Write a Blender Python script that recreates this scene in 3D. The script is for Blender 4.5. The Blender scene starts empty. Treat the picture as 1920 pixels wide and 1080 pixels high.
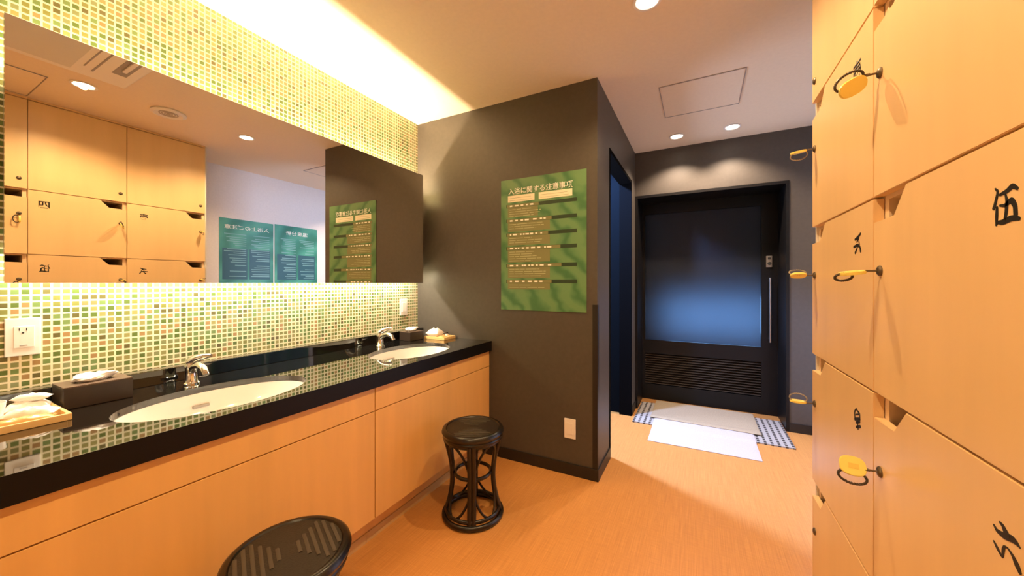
import bpy, bmesh, math, random
from mathutils import Vector, Matrix
C = bpy.context.scene.collection
PI = math.pi
random.seed(7)

# ------------------------------------------------------------------ camera
EYE = 1.178
cam_data = bpy.data.cameras.new('camera')
cam = bpy.data.objects.new('camera', cam_data)
C.objects.link(cam)
cam.location = (0, 0, EYE)
cam.rotation_euler = (PI/2, 0, math.radians(27.5))
cam_data.sensor_width = 36.0
cam_data.lens = 36.0*675/1920
cam_data.shift_y = -9/1920
cam_data.clip_start = 0.02
bpy.context.scene.camera = cam

# ------------------------------------------------------------------ world and exposure
world = bpy.data.worlds.new('world'); bpy.context.scene.world = world
world.use_nodes = True
world.node_tree.nodes['Background'].inputs[0].default_value = (0.10, 0.14, 0.22, 1)
world.node_tree.nodes['Background'].inputs[1].default_value = 0.3
vs = bpy.context.scene.view_settings
vs.view_transform = 'Standard'; vs.look = 'None'; vs.gamma = 1; vs.use_curve_mapping = False
vs.exposure = -0.12

# ------------------------------------------------------------------ lights
def lamp(name, kind, loc, energy, color, rot=(0,0,0), **kw):
    L = bpy.data.lights.new(name, kind); L.energy = energy; L.color = color
    for k, v in kw.items(): setattr(L, k, v)
    o = bpy.data.objects.new(name, L); C.objects.link(o); o.location = loc; o.rotation_euler = rot
    return o
WARM = (1.0, 0.70, 0.36)
STRIP = (1.0, 0.80, 0.50)
# LED strips behind the mirror, one washing the ceiling, one the tiles below
lamp('strip_light_up', 'AREA', (-1.913, 1.140, 1.835), 60, (1.0, 0.77, 0.49), (PI, 0, 0), shape='RECTANGLE', size=0.02, size_y=1.74)
lamp('strip_light_down', 'AREA', (-1.890, 1.140, 1.272), 25, (1.0, 0.88, 0.68), (0, 0, 0), shape='RECTANGLE', size=0.02, size_y=1.74)
# downlights
DOWN = [(-0.20, 0.75), (-0.20, 1.65), (-0.167, 3.29), (0.228, 3.29), (-0.20, -0.45)]
for i, (x, y) in enumerate(DOWN):
    back = y > 3
    lamp('downlight_beam', 'SPOT', (x, y, 2.393), 88 if back else 72, (1.0, 0.76, 0.56) if back else WARM, (0, 0, 0),
         spot_size=math.radians(122 if back else 144), spot_blend=0.55, shadow_soft_size=0.02)
# cool light of the bath side, through the open doorway
lamp('bath_side_light', 'SPOT', (-1.05, 2.72, 2.36), 470, (0.28, 0.47, 1.0), (0, math.radians(-28), 0), spot_size=math.radians(150), spot_blend=0.4, shadow_soft_size=0.05)
lamp('bath_cool_fill', 'AREA', (-1.78, 2.95, 1.55), 60, (0.55, 0.68, 1.0), (0, math.radians(-90), 0), shape='RECTANGLE', size=0.9, size_y=0.55)  # added fill, no known source: lifts the pale right wall with cool light
# bluish light behind the frosted door glass
lamp('corridor_light', 'AREA', (0.14, 4.30, 0.86), 9, (0.22, 0.50, 1.0), (math.radians(-90), 0, 0), shape='RECTANGLE', size=0.9, size_y=0.36, spread=math.radians(85))

# ------------------------------------------------------------------ materials
def mat(name, color, rough=0.5, metal=0.0, ior=1.5, emit=None, estr=0.0, coat=0.0, noise=None, bump=None):
    m = bpy.data.materials.new(name); m.use_nodes = True
    nt = m.node_tree; b = nt.nodes['Principled BSDF']
    b.inputs['Base Color'].default_value = (*color, 1); b.inputs['Roughness'].default_value = rough
    b.inputs['Metallic'].default_value = metal; b.inputs['IOR'].default_value = ior
    b.inputs['Coat Weight'].default_value = coat
    if emit: b.inputs['Emission Color'].default_value = (*emit, 1); b.inputs['Emission Strength'].default_value = estr
    if noise:   # (scale vector, amount)
        sc, amt = noise
        tc = nt.nodes.new('ShaderNodeTexCoord'); mp = nt.nodes.new('ShaderNodeMapping'); mp.inputs['Scale'].default_value = sc
        nz = nt.nodes.new('ShaderNodeTexNoise'); nz.inputs['Scale'].default_value = 1.0; nz.inputs['Detail'].default_value = 4
        nt.links.new(tc.outputs['Object'], mp.inputs['Vector']); nt.links.new(mp.outputs[0], nz.inputs['Vector'])
        mr = nt.nodes.new('ShaderNodeMapRange'); mr.inputs['From Min'].default_value = 0.3; mr.inputs['From Max'].default_value = 0.7
        mr.inputs['To Min'].default_value = 1-amt; mr.inputs['To Max'].default_value = 1+amt
        nt.links.new(nz.outputs['Fac'], mr.inputs['Value'])
        mx = nt.nodes.new('ShaderNodeVectorMath'); mx.operation = 'SCALE'; mx.inputs[0].default_value = color
        nt.links.new(mr.outputs[0], mx.inputs['Scale']); nt.links.new(mx.outputs[0], b.inputs['Base Color'])
        if bump:
            bp = nt.nodes.new('ShaderNodeBump'); bp.inputs['Strength'].default_value = bump; bp.inputs['Distance'].default_value = 0.002
            nt.links.new(nz.outputs['Fac'], bp.inputs['Height']); nt.links.new(bp.outputs[0], b.inputs['Normal'])
    return m

M = {}
M['wood'] = mat('birch_laminate', (0.82, 0.55, 0.285), 0.34, noise=((1.2, 9, 1.0), 0.05))
M['wood_vanity'] = mat('maple_laminate', (0.80, 0.46, 0.15), 0.40, noise=((3, 14, 1.2), 0.06))
M['wood_edge'] = mat('laminate_edge', (0.85, 0.62, 0.40), 0.5)
M['inside'] = mat('locker_inside', (0.42, 0.27, 0.14), 0.6)
M['dark_wall'] = mat('charcoal_paint', (0.074, 0.062, 0.050), 0.5, noise=((40, 40, 40), 0.06), bump=0.05)
M['black_frame'] = mat('black_frame', (0.005, 0.0045, 0.0045), 0.42, ior=1.35)
M['black_skirt'] = mat('black_skirting', (0.012, 0.010, 0.009), 0.45)
M['white_wall'] = mat('white_wallpaper', (0.78, 0.72, 0.68), 0.7, noise=((60, 60, 60), 0.03), bump=0.05)
M['ceiling'] = mat('ceiling_paint', (0.86, 0.72, 0.54), 0.75, noise=((50, 50, 50), 0.02))
M['floor'] = None
M['stone'] = mat('black_polished_stone', (0.006, 0.0055, 0.005), 0.035, ior=1.75, coat=0.4)
M['porcelain'] = mat('white_porcelain', (0.80, 0.75, 0.72), 0.12)
M['chrome'] = mat('chrome', (0.82, 0.82, 0.80), 0.08, metal=1.0)
M['steel'] = mat('brushed_steel', (0.62, 0.60, 0.56), 0.3, metal=1.0)
M['mirror'] = mat('silver_mirror', (0.90, 0.90, 0.88), 0.0, metal=1.0)
M['white_plastic'] = mat('white_plastic', (0.86, 0.82, 0.78), 0.35)
M['slot'] = mat('dark_slot', (0.03, 0.028, 0.025), 0.6)
M['mark_grey'] = mat('grey_marking', (0.35, 0.33, 0.32), 0.6)
M['rattan'] = mat('black_brown_rattan', (0.006, 0.0035, 0.0022), 0.30, noise=((60, 60, 60), 0.3), coat=0.15)
M['weave'] = mat('dark_cane_weave', (0.013, 0.0085, 0.0055), 0.5, noise=((180, 180, 180), 0.5), bump=0.4)
M['weave_light'] = mat('grey_brown_cane', (0.060, 0.047, 0.034), 0.5)
M['brown_box'] = mat('dark_brown_leatherette', (0.028, 0.017, 0.012), 0.4)
M['tissue'] = mat('white_tissue', (0.9, 0.87, 0.82), 0.9)
M['bamboo'] = mat('pale_bamboo', (0.78, 0.50, 0.20), 0.4, noise=((20, 3, 20), 0.08))
M['pack_white'] = mat('white_packet', (0.86, 0.80, 0.74), 0.3)
M['pack_amber'] = mat('amber_packet', (0.80, 0.42, 0.16), 0.25)
M['cup'] = mat('white_cup', (0.85, 0.84, 0.82), 0.12)
M['tag'] = mat('yellow_plastic', (0.92, 0.76, 0.20), 0.3)
M['band'] = mat('dark_coil_band', (0.05, 0.035, 0.025), 0.35)
M['clear_band'] = mat('smoky_coil_band', (0.30, 0.25, 0.20), 0.25)
M['lock'] = mat('aged_lock_metal', (0.16, 0.12, 0.08), 0.4, metal=0.7)
M['ink'] = mat('black_ink', (0.010, 0.006, 0.004), 0.5)
M['cream'] = mat('cream_print', (0.86, 0.80, 0.62), 0.6)
M['print_white'] = mat('white_print', (0.88, 0.88, 0.80), 0.6)
M['bar'] = mat('dark_green_print', (0.02, 0.045, 0.02), 0.5)
M['pale_text'] = mat('pale_print', (0.42, 0.44, 0.26), 0.6)
M['olive'] = mat('olive_print', (0.20, 0.20, 0.085), 0.5)
M['teal_dark'] = mat('dark_teal_print', (0.025, 0.10, 0.13), 0.5)
M['teal_text'] = mat('pale_teal_print', (0.22, 0.42, 0.42), 0.6)
M['mat_tan'] = mat('beige_towelling', (0.40, 0.315, 0.205), 0.95, noise=((120, 120, 120), 0.12), bump=0.6)
M['mat_white'] = mat('white_towelling', (0.50, 0.46, 0.45), 0.95, noise=((120, 120, 120), 0.08), bump=0.6)
M['threshold'] = mat('brown_threshold', (0.42, 0.19, 0.05), 0.5)
M['glow'] = mat('lamp_diffuser', (1, 0.95, 0.85), 0.5, emit=(1.0, 0.86, 0.66), estr=14)
M['led'] = mat('led_strip', (1, 0.95, 0.85), 0.5, emit=(1.0, 0.84, 0.58), estr=6)
M['added_window_glow'] = mat('added_window_glass', (0.7, 0.8, 1.0), 0.5, emit=(0.5, 0.68, 1.0), estr=2.0)  # emission for the added, unseen bath-side window
M['body_grey'] = mat('mirror_body', (0.45, 0.42, 0.38), 0.6)

def nd(nt, t, **kw):
    n = nt.nodes.new(t)
    for k, v in kw.items(): setattr(n, k, v)
    return n
def math_node(nt, op, a, b=None, c=None):
    n = nd(nt, 'ShaderNodeMath', operation=op)
    for i, v in enumerate((a, b, c)):
        if v is None: continue
        if isinstance(v, (int, float)): n.inputs[i].default_value = v
        else: nt.links.new(v, n.inputs[i])
    return n.outputs[0]
def ramp(nt, fac, stops, interp='LINEAR'):
    r = nd(nt, 'ShaderNodeValToRGB'); r.color_ramp.interpolation = interp
    while len(r.color_ramp.elements) < len(stops): r.color_ramp.elements.new(0.5)
    for e, (p, c) in zip(r.color_ramp.elements, stops): e.position = p; e.color = (*c, 1)
    nt.links.new(fac, r.inputs[0]); return r.outputs[0]

def floor_material():
    m = mat('orange_woven_vinyl', (0.6, 0.25, 0.08), 0.38)
    nt = m.node_tree; b = nt.nodes['Principled BSDF']
    tc = nd(nt, 'ShaderNodeTexCoord')
    mp = nd(nt, 'ShaderNodeMapping'); mp.inputs['Scale'].default_value = (260, 5, 1)
    nt.links.new(tc.outputs['Object'], mp.inputs[0])
    nz = nd(nt, 'ShaderNodeTexNoise'); nz.inputs['Scale'].default_value = 1; nz.inputs['Detail'].default_value = 3
    nt.links.new(mp.outputs[0], nz.inputs['Vector'])
    mp2 = nd(nt, 'ShaderNodeMapping'); mp2.inputs['Scale'].default_value = (14, 160, 1)
    nt.links.new(tc.outputs['Object'], mp2.inputs[0])
    nz2 = nd(nt, 'ShaderNodeTexNoise'); nz2.inputs['Scale'].default_value = 1
    nt.links.new(mp2.outputs[0], nz2.inputs['Vector'])
    f = math_node(nt, 'ADD', math_node(nt, 'MULTIPLY', nz.outputs['Fac'], 0.7), math_node(nt, 'MULTIPLY', nz2.outputs['Fac'], 0.3))
    col = ramp(nt, f, [(0.30, (0.50, 0.21, 0.055)), (0.5, (0.58, 0.26, 0.070)), (0.70, (0.66, 0.31, 0.090))])
    nt.links.new(col, b.inputs['Base Color'])
    bp = nd(nt, 'ShaderNodeBump'); bp.inputs['Strength'].default_value = 0.25; bp.inputs['Distance'].default_value = 0.001
    nt.links.new(f, bp.inputs['Height']); nt.links.new(bp.outputs[0], b.inputs['Normal'])
    return m
M['floor'] = floor_material()

def tile_material():
    m = mat('glass_mosaic', (0.4, 0.45, 0.2), 0.2)
    nt = m.node_tree; b = nt.nodes['Principled BSDF']
    P = 0.0211
    tc = nd(nt, 'ShaderNodeTexCoord'); sp = nd(nt, 'ShaderNodeSeparateXYZ'); nt.links.new(tc.outputs['Object'], sp.inputs[0])
    y = math_node(nt, 'DIVIDE', sp.outputs['Y'], P); z = math_node(nt, 'DIVIDE', sp.outputs['Z'], P)
    fy = math_node(nt, 'FRACT', y); fz = math_node(nt, 'FRACT', z)
    gy = math_node(nt, 'GREATER_THAN', math_node(nt, 'ABSOLUTE', math_node(nt, 'SUBTRACT', fy, 0.5)), 0.375)
    gz = math_node(nt, 'GREATER_THAN', math_node(nt, 'ABSOLUTE', math_node(nt, 'SUBTRACT', fz, 0.5)), 0.36)
    g = math_node(nt, 'MAXIMUM', gy, gz)
    cb = nd(nt, 'ShaderNodeCombineXYZ')
    nt.links.new(math_node(nt, 'FLOOR', y), cb.inputs[1]); nt.links.new(math_node(nt, 'FLOOR', z), cb.inputs[2])
    wn = nd(nt, 'ShaderNodeTexWhiteNoise', noise_dimensions='3D'); nt.links.new(cb.outputs[0], wn.inputs['Vector'])
    col = ramp(nt, wn.outputs['Value'], [(0.0, (0.11, 0.17, 0.045)), (0.18, (0.22, 0.23, 0.07)), (0.36, (0.17, 0.26, 0.09)),
              (0.52, (0.30, 0.29, 0.11)), (0.70, (0.36, 0.23, 0.10)), (0.82, (0.24, 0.27, 0.12)), (0.93, (0.13, 0.12, 0.045))], 'CONSTANT')
    mx = nd(nt, 'ShaderNodeMix', data_type='RGBA'); nt.links.new(g, mx.inputs['Factor']); nt.links.new(col, mx.inputs['A'])
    mx.inputs['B'].default_value = (0.80, 0.74, 0.52, 1)
    nt.links.new(mx.outputs['Result'], b.inputs['Base Color'])
    nt.links.new(math_node(nt, 'MULTIPLY_ADD', g, 0.5, 0.22), b.inputs['Roughness'])
    bp = nd(nt, 'ShaderNodeBump', invert=True); bp.inputs['Strength'].default_value = 0.3; bp.inputs['Distance'].default_value = 0.001
    nt.links.new(g, bp.inputs['Height']); nt.links.new(bp.outputs[0], b.inputs['Normal'])
    return m
M['tile'] = tile_material()

def leaf_material(name, stops, sc):
    m = mat(name, (0.2, 0.4, 0.15), 0.45)
    nt = m.node_tree; b = nt.nodes['Principled BSDF']
    tc = nd(nt, 'ShaderNodeTexCoord')
    mp = nd(nt, 'ShaderNodeMapping'); mp.inputs['Rotation'].default_value = (0, math.radians(40), math.radians(40)); nt.links.new(tc.outputs['Object'], mp.inputs[0])
    wv = nd(nt, 'ShaderNodeTexWave'); wv.inputs['Scale'].default_value = sc; wv.inputs['Distortion'].default_value = 9; wv.inputs['Detail'].default_value = 3
    wv.inputs['Detail Scale'].default_value = 1.2
    nt.links.new(mp.outputs[0], wv.inputs['Vector'])
    nt.links.new(ramp(nt, wv.outputs['Fac'], stops), b.inputs['Base Color'])
    return m
M['leaf'] = leaf_material('green_leaf_print', [(0.0, (0.05, 0.16, 0.06)), (0.35, (0.09, 0.22, 0.09)), (0.8, (0.13, 0.26, 0.11))], 3.2)
M['leaf_teal'] = leaf_material('teal_green_print', [(0.0, (0.03, 0.19, 0.13)), (0.5, (0.05, 0.27, 0.20)), (1.0, (0.08, 0.34, 0.24))], 1.5)

def glass_material():
    m = bpy.data.materials.new('frosted_glass'); m.use_nodes = True; nt = m.node_tree
    nt.nodes.remove(nt.nodes['Principled BSDF']); out = nt.nodes['Material Output']
    tr = nd(nt, 'ShaderNodeBsdfTranslucent'); tr.inputs[0].default_value = (0.30, 0.32, 0.35, 1)
    gl = nd(nt, 'ShaderNodeBsdfGlossy'); gl.inputs['Roughness'].default_value = 0.28
    fr = nd(nt, 'ShaderNodeFresnel'); fr.inputs[0].default_value = 1.35
    mx = nd(nt, 'ShaderNodeMixShader'); nt.links.new(fr.outputs[0], mx.inputs[0])
    nt.links.new(tr.outputs[0], mx.inputs[1]); nt.links.new(gl.outputs[0], mx.inputs[2]); nt.links.new(mx.outputs[0], out.inputs[0])
    return m
M['frost'] = glass_material()

def grid_mat_material():
    m = mat('grey_grid_mat', (0.4, 0.4, 0.4), 0.6)
    nt = m.node_tree; b = nt.nodes['Principled BSDF']
    tc = nd(nt, 'ShaderNodeTexCoord'); sp = nd(nt, 'ShaderNodeSeparateXYZ'); nt.links.new(tc.outputs['Object'], sp.inputs[0])
    fx = math_node(nt, 'FRACT', math_node(nt, 'DIVIDE', sp.outputs['X'], 0.042)); fy = math_node(nt, 'FRACT', math_node(nt, 'DIVIDE', sp.outputs['Y'], 0.045))
    g = math_node(nt, 'MULTIPLY', math_node(nt, 'LESS_THAN', fx, 0.40), math_node(nt, 'LESS_THAN', fy, 0.75))
    mx = nd(nt, 'ShaderNodeMix', data_type='RGBA'); nt.links.new(g, mx.inputs['Factor'])
    mx.inputs['A'].default_value = (0.40, 0.37, 0.34, 1); mx.inputs['B'].default_value = (0.06, 0.05, 0.045, 1)
    nt.links.new(mx.outputs['Result'], b.inputs['Base Color'])
    return m
M['gridmat'] = grid_mat_material()

# ------------------------------------------------------------------ mesh helpers
def box(bm, x0, x1, y0, y1, z0, z1, bevel=0.0):
    r = bmesh.ops.create_cube(bm, size=1.0)
    vs_ = r['verts']
    for v in vs_:
        v.co = Vector(((x0+x1)/2+v.co.x*(x1-x0), (y0+y1)/2+v.co.y*(y1-y0), (z0+z1)/2+v.co.z*(z1-z0)))
    if bevel > 0:
        ed = {e for v in vs_ for e in v.link_edges}
        bmesh.ops.bevel(bm, geom=list(ed), offset=bevel, segments=2, affect='EDGES', profile=0.6)
    return bm
def B(*a, **k):
    bm = bmesh.new(); return box(bm, *a, **k)
def prism(bm, poly, f, t0, t1):
    """poly: list of 2D points; f(a,b,t) -> 3D; extruded t0..t1"""
    lo = [bm.verts.new(f(a, b, t0)) for a, b in poly]; hi = [bm.verts.new(f(a, b, t1)) for a, b in poly]
    bm.faces.new(lo[::-1]); bm.faces.new(hi)
    n = len(poly)
    for i in range(n): bm.faces.new((lo[i], lo[(i+1) % n], hi[(i+1) % n], hi[i]))
    return bm
def tube(bm, pts, r, seg=10, closed=False, caps=True):
    pts = [Vector(p) for p in pts]; n = len(pts)
    rr = r if isinstance(r, (list, tuple)) else [r]*n
    rings = []; up = None
    for i in range(n):
        if closed: t = (pts[(i+1) % n]-pts[i-1]).normalized()
        else: t = (pts[min(i+1, n-1)]-pts[max(i-1, 0)]).normalized()
        if up is None:
            up = Vector((0, 0, 1)) if abs(t.z) < 0.9 else Vector((1, 0, 0))
        a = (up - t*up.dot(t)).normalized(); up = a; b = t.cross(a)
        rings.append([bm.verts.new(pts[i]+(a*math.cos(2*PI*k/seg)+b*math.sin(2*PI*k/seg))*rr[i]) for k in range(seg)])
    for i in range(n if closed else n-1):
        A, D = rings[i], rings[(i+1) % n]
        for k in range(seg): bm.faces.new((A[k], A[(k+1) % seg], D[(k+1) % seg], D[k]))
    if not closed and caps:
        bm.faces.new(rings[0][::-1]); bm.faces.new(rings[-1])
    return bm
def ring(bm, c, R, r, seg=10, n=40, tilt=None):
    pts = []
    for i in range(n):
        p = Vector((R*math.cos(2*PI*i/n), R*math.sin(2*PI*i/n), 0))
        if tilt: p = tilt @ p
        pts.append(Vector(c)+p)
    return tube(bm, pts, r, seg, closed=True)
def lathe(bm, prof, c=(0, 0, 0), n=32, rot=None, sx=1, sy=1):
    c = Vector(c); R = []
    for (r, z) in prof:
        row = []
        for k in range(n):
            p = Vector((r*sx*math.cos(2*PI*k/n), r*sy*math.sin(2*PI*k/n), z))
            if rot: p = rot @ p
            row.append(bm.verts.new(c+p))
        R.append(row)
    for i in range(len(R)-1):
        for k in range(n): bm.faces.new((R[i][k], R[i][(k+1) % n], R[i+1][(k+1) % n], R[i+1][k]))
    if prof[0][0] > 1e-5: bm.faces.new(R[0][::-1])
    if prof[-1][0] > 1e-5: bm.faces.new(R[-1])
    bmesh.ops.remove_doubles(bm, verts=bm.verts, dist=1e-6)
    return bm

def offset_of(o):
    v = Vector((0, 0, 0))
    while o: v += o.location; o = o.parent
    return v
def obj(name, bm, m, parent=None, smooth=False, world=True, label=None):
    """bm in world coordinates unless world=False"""
    bmesh.ops.recalc_face_normals(bm, faces=bm.faces)
    me = bpy.data.meshes.new(name)
    if parent and world: bmesh.ops.translate(bm, verts=bm.verts, vec=-offset_of(parent))
    bm.to_mesh(me); bm.free()
    if smooth:
        for p in me.polygons: p.use_smooth = True
        try: me.set_sharp_from_angle(angle=math.radians(40))
        except Exception: pass
    me.materials.append(m)
    o = bpy.data.objects.new(name, me); C.objects.link(o)
    if parent: o.parent = parent
    if label: o['label'] = label
    return o
def tag(o, label, cat, group=None):
    o['label'] = label; o['category'] = cat
    if group: o['group'] = group
    return o
def thing(name, label, cat, loc=(0, 0, 0), rz=0, group=None):
    o = bpy.data.objects.new(name, None); C.objects.link(o); o.location = loc; o.rotation_euler = (0, 0, rz)
    o.empty_display_size = 0.05
    return tag(o, label, cat, group)
def struct(name, bm, m, label=None, **k):
    o = obj(name, bm, m, **k); o['kind'] = 'structure'
    if label: o['label'] = label
    return o

def text_mesh(body, size, mtx, name, m, parent, extr=0.0006, bold=0.0, center=True, width=None):
    cu = bpy.data.curves.new('t', 'FONT'); cu.body = body; cu.size = 1.0; cu.extrude = 0; cu.offset = bold
    cu.align_x = 'LEFT'; cu.resolution_u = 3
    to = bpy.data.objects.new('t', cu); C.objects.link(to)
    bpy.context.view_layer.update()
    dg = bpy.context.evaluated_depsgraph_get()
    me = bpy.data.meshes.new_from_object(to.evaluated_get(dg))
    bpy.data.objects.remove(to); bpy.data.curves.remove(cu)
    xs = [v.co.x for v in me.vertices]; ys = [v.co.y for v in me.vertices]
    if not xs: return None
    w = max(xs)-min(xs); h = max(ys)-min(ys); s = size/h
    sx = s if width is None else width/w
    cx = (max(xs)+min(xs))/2 if center else min(xs); cy = (max(ys)+min(ys))/2
    bm = bmesh.new(); bm.from_mesh(me); bpy.data.meshes.remove(me)
    for v in bm.verts: v.co = Vector(((v.co.x-cx)*sx, (v.co.y-cy)*s, 0))
    r = bmesh.ops.extrude_face_region(bm, geom=list(bm.faces))
    for e in r['geom']:
        if isinstance(e, bmesh.types.BMVert): e.co.z += extr
    bmesh.ops.transform(bm, matrix=mtx, verts=bm.verts)
    return obj(name, bm, m, parent)
def frame_neg_y(x, y, z): return Matrix(((1, 0, 0, x), (0, 0, -1, y), (0, 1, 0, z), (0, 0, 0, 1)))
def frame_neg_x(x, y, z): return Matrix(((0, 0, -1, x), (-1, 0, 0, y), (0, 1, 0, z), (0, 0, 0, 1)))

# ------------------------------------------------------------------ shell
XL, XR, XP, YP, YB, YD, HC = -1.93, 0.83, -0.5376, 2.13, 3.55, 3.90, 2.401
YF = -1.3
struct('floor', B(-2.05, 1.0, YF-0.1, 4.7, -0.08, 0.0), M['floor'], 'orange woven vinyl floor of the washroom')
struct('ceiling', B(-2.05, 1.0, YF-0.1, 4.7, HC, HC+0.08), M['ceiling'], 'cream painted ceiling')
struct('wall_left', B(XL-0.1, XL, YF, YP, 0, HC), M['tile'], 'wall covered in small green glass mosaic tiles')
struct('wall_partition', B(XL-0.1, XP, YP, YP+0.12, 0, HC), M['dark_wall'], 'charcoal wall carrying the green notice')
bm = bmesh.new()
WX = XP-0.10
box(bm, WX, XP, YP+0.12, 2.45, 0, HC); box(bm, WX, XP, 3.34, YB, 0, HC); box(bm, WX, XP, 2.45, 3.34, 2.09, HC)
struct('wall_passage', bm, M['dark_wall'], 'charcoal side wall with the open doorway')
struct('wall_right', B(XR, XR+0.1, YF, YB, 0, HC), M['white_wall'], 'pale wall behind the lockers')
struct('wall_front', B(XL-0.1, XR+0.1, YF-0.1, YF, 0, HC), M['white_wall'])
bm = bmesh.new()
box(bm, -0.66, -0.5375, YB, YD+0.1, 0, HC); box(bm, 0.633, XR+0.1, YB, YD+0.1, 0, HC); box(bm, -0.5375, 0.633, YB, YD+0.1, 1.996, HC)
struct('wall_back', bm, M['dark_wall'], 'charcoal back wall around the recessed door')
# bath-side room beyond the doorway
bm = bmesh.new(); box(bm, -2.0, WX, 3.36, 3.46, 0, HC)
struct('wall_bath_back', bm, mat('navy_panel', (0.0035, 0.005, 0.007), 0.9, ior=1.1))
struct('wall_bath_left', B(-2.0, -1.9, YP+0.12, 3.36, 0, HC), M['dark_wall'])
w1 = bpy.data.objects.new('added_window_1', None); C.objects.link(w1); w1['kind'] = 'structure'  # unseen glowing window, added as a carrier for the cool light
obj('added_window_pane', B(-1.899, -1.893, 2.65, 3.25, 1.05, 2.0), M['added_window_glow'], w1)
bm = bmesh.new(); box(bm, -1.899, -1.87, 2.61, 2.65, 1.01, 2.04); box(bm, -1.899, -1.87, 3.25, 3.29, 1.01, 2.04); box(bm, -1.899, -1.87, 2.65, 3.25, 1.01, 1.05); box(bm, -1.899, -1.87, 2.65, 3.25, 2.0, 2.04)
obj('added_window_frame', bm, M['black_frame'], w1)
# casing of the doorway
bm = bmesh.new()
for a in (2.45, 3.315):
    box(bm, WX-0.002, XP+0.004, a, a+0.025, 0, 2.09, bevel=0.002)
box(bm, WX-0.002, XP+0.004, 2.475, 3.315, 2.065, 2.09, bevel=0.002)
struct('trim_1', bm, mat('casing_black', (0.0025, 0.0025, 0.003), 0.9, ior=1.12), 'thin black casing of the open doorway')
# black lining of the recessed door opening
bm = bmesh.new()
box(bm, -0.5374, -0.515, YB-0.006, YD, 0, 1.995); box(bm, 0.611, 0.6329, YB-0.006, YD, 0, 1.995); box(bm, -0.515, 0.611, YB-0.006, YD, 1.972, 1.9955)
struct('trim_2', bm, M['black_frame'], 'black lining of the recessed door opening')
struct('trim_3', B(-0.515, 0.611, 3.76, YD, 0, 0.006), M['threshold'], 'brown threshold strip before the black door')
# corner guard
bm = bmesh.new(); box(bm, XP-0.028, XP+0.003, YP-0.003, YP, 0.0, 1.05); box(bm, XP, XP+0.003, YP, YP+0.028, 0.0, 1.05)
struct('trim_4', bm, M['black_skirt'], 'dark corner guard on the outer wall corner')
# skirting
def skirt(n, *a): struct('baseboard_'+n, B(*a, bevel=0.002), M['black_skirt'])
skirt('partition', -1.36, XP+0.008, YP-0.008, YP, 0, 0.072)
bm = bmesh.new(); box(bm, XP, XP+0.008, YP, 2.45, 0, 0.072); box(bm, XP, XP+0.008, 3.34, YB, 0, 0.072)
struct('baseboard_passage', bm, M['black_skirt'])
skirt('back', 0.633, XR, YB-0.008, YB, 0, 0.072)
skirt('right', XR-0.008, XR, 1.6, YB-0.008, 0, 0.072)

# ------------------------------------------------------------------ black door
d = bpy.data.objects.new('door_1', None); C.objects.link(d); d.location = (0.04, YD, 0); d['kind'] = 'structure'
d['label'] = 'black door with frosted blue-lit glass'
fy0, fy1 = YD-0.02, YD+0.02
bm = bmesh.new()
box(bm, -0.515, -0.49, fy0, fy1, 0.008, 1.972); box(bm, 0.49, 0.611, fy0, fy1, 0.008, 1.972)
box(bm, -0.49, 0.49, fy0, fy1, 1.872, 1.972); box(bm, -0.49, 0.49, fy0, fy1, 0.472, 0.605); box(bm, -0.49, 0.49, fy0, fy1, 0.008, 0.16)
obj('door_frame', bm, M['black_frame'], d)
obj('glass_pane', B(-0.489, 0.489, YD-0.004, YD+0.002, 0.606, 1.871), M['frost'], d)
bm = bmesh.new()
for i in range(13):
    z = 0.17+i*0.0235
    prism(bm, [(YD-0.019, z), (YD-0.015, z), (YD+0.008, z+0.015), (YD+0.004, z+0.015)], lambda a, b, t: (t, a, b), -0.489, 0.489)
box(bm, -0.489, 0.489, YD+0.013, YD+0.016, 0.161, 0.471)
obj('louvre_panel', bm, mat('louvre_black', (0.030, 0.019, 0.012), 0.35), d)
bm = bmesh.new(); tube(bm, [(0.55, YD-0.07, 0.66), (0.55, YD-0.07, 1.225)], 0.010, 12)
for z in (0.69, 1.195): tube(bm, [(0.55, YD-0.07, z), (0.55, YD-0.02, z)], 0.006, 8)
obj('door_handle', bm, M['steel'], d, smooth=True, label='long vertical steel pull handle')
h = obj('lock_plate', B(0.525, 0.570, YD-0.030, YD-0.0195, 1.32, 1.42, bevel=0.003), M['steel'], d)
bm = bmesh.new(); lathe(bm, [(0.0, 0), (0.014, 0), (0.014, 0.012), (0.0, 0.014)], (0.548, YD-0.030, 1.352), 16, Matrix.Rotation(PI/2, 3, 'X'))
box(bm, 0.537, 0.558, YD-0.034, YD-0.029, 1.388, 1.406)
obj('thumb_turn', bm, M['slot'], h)

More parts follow.
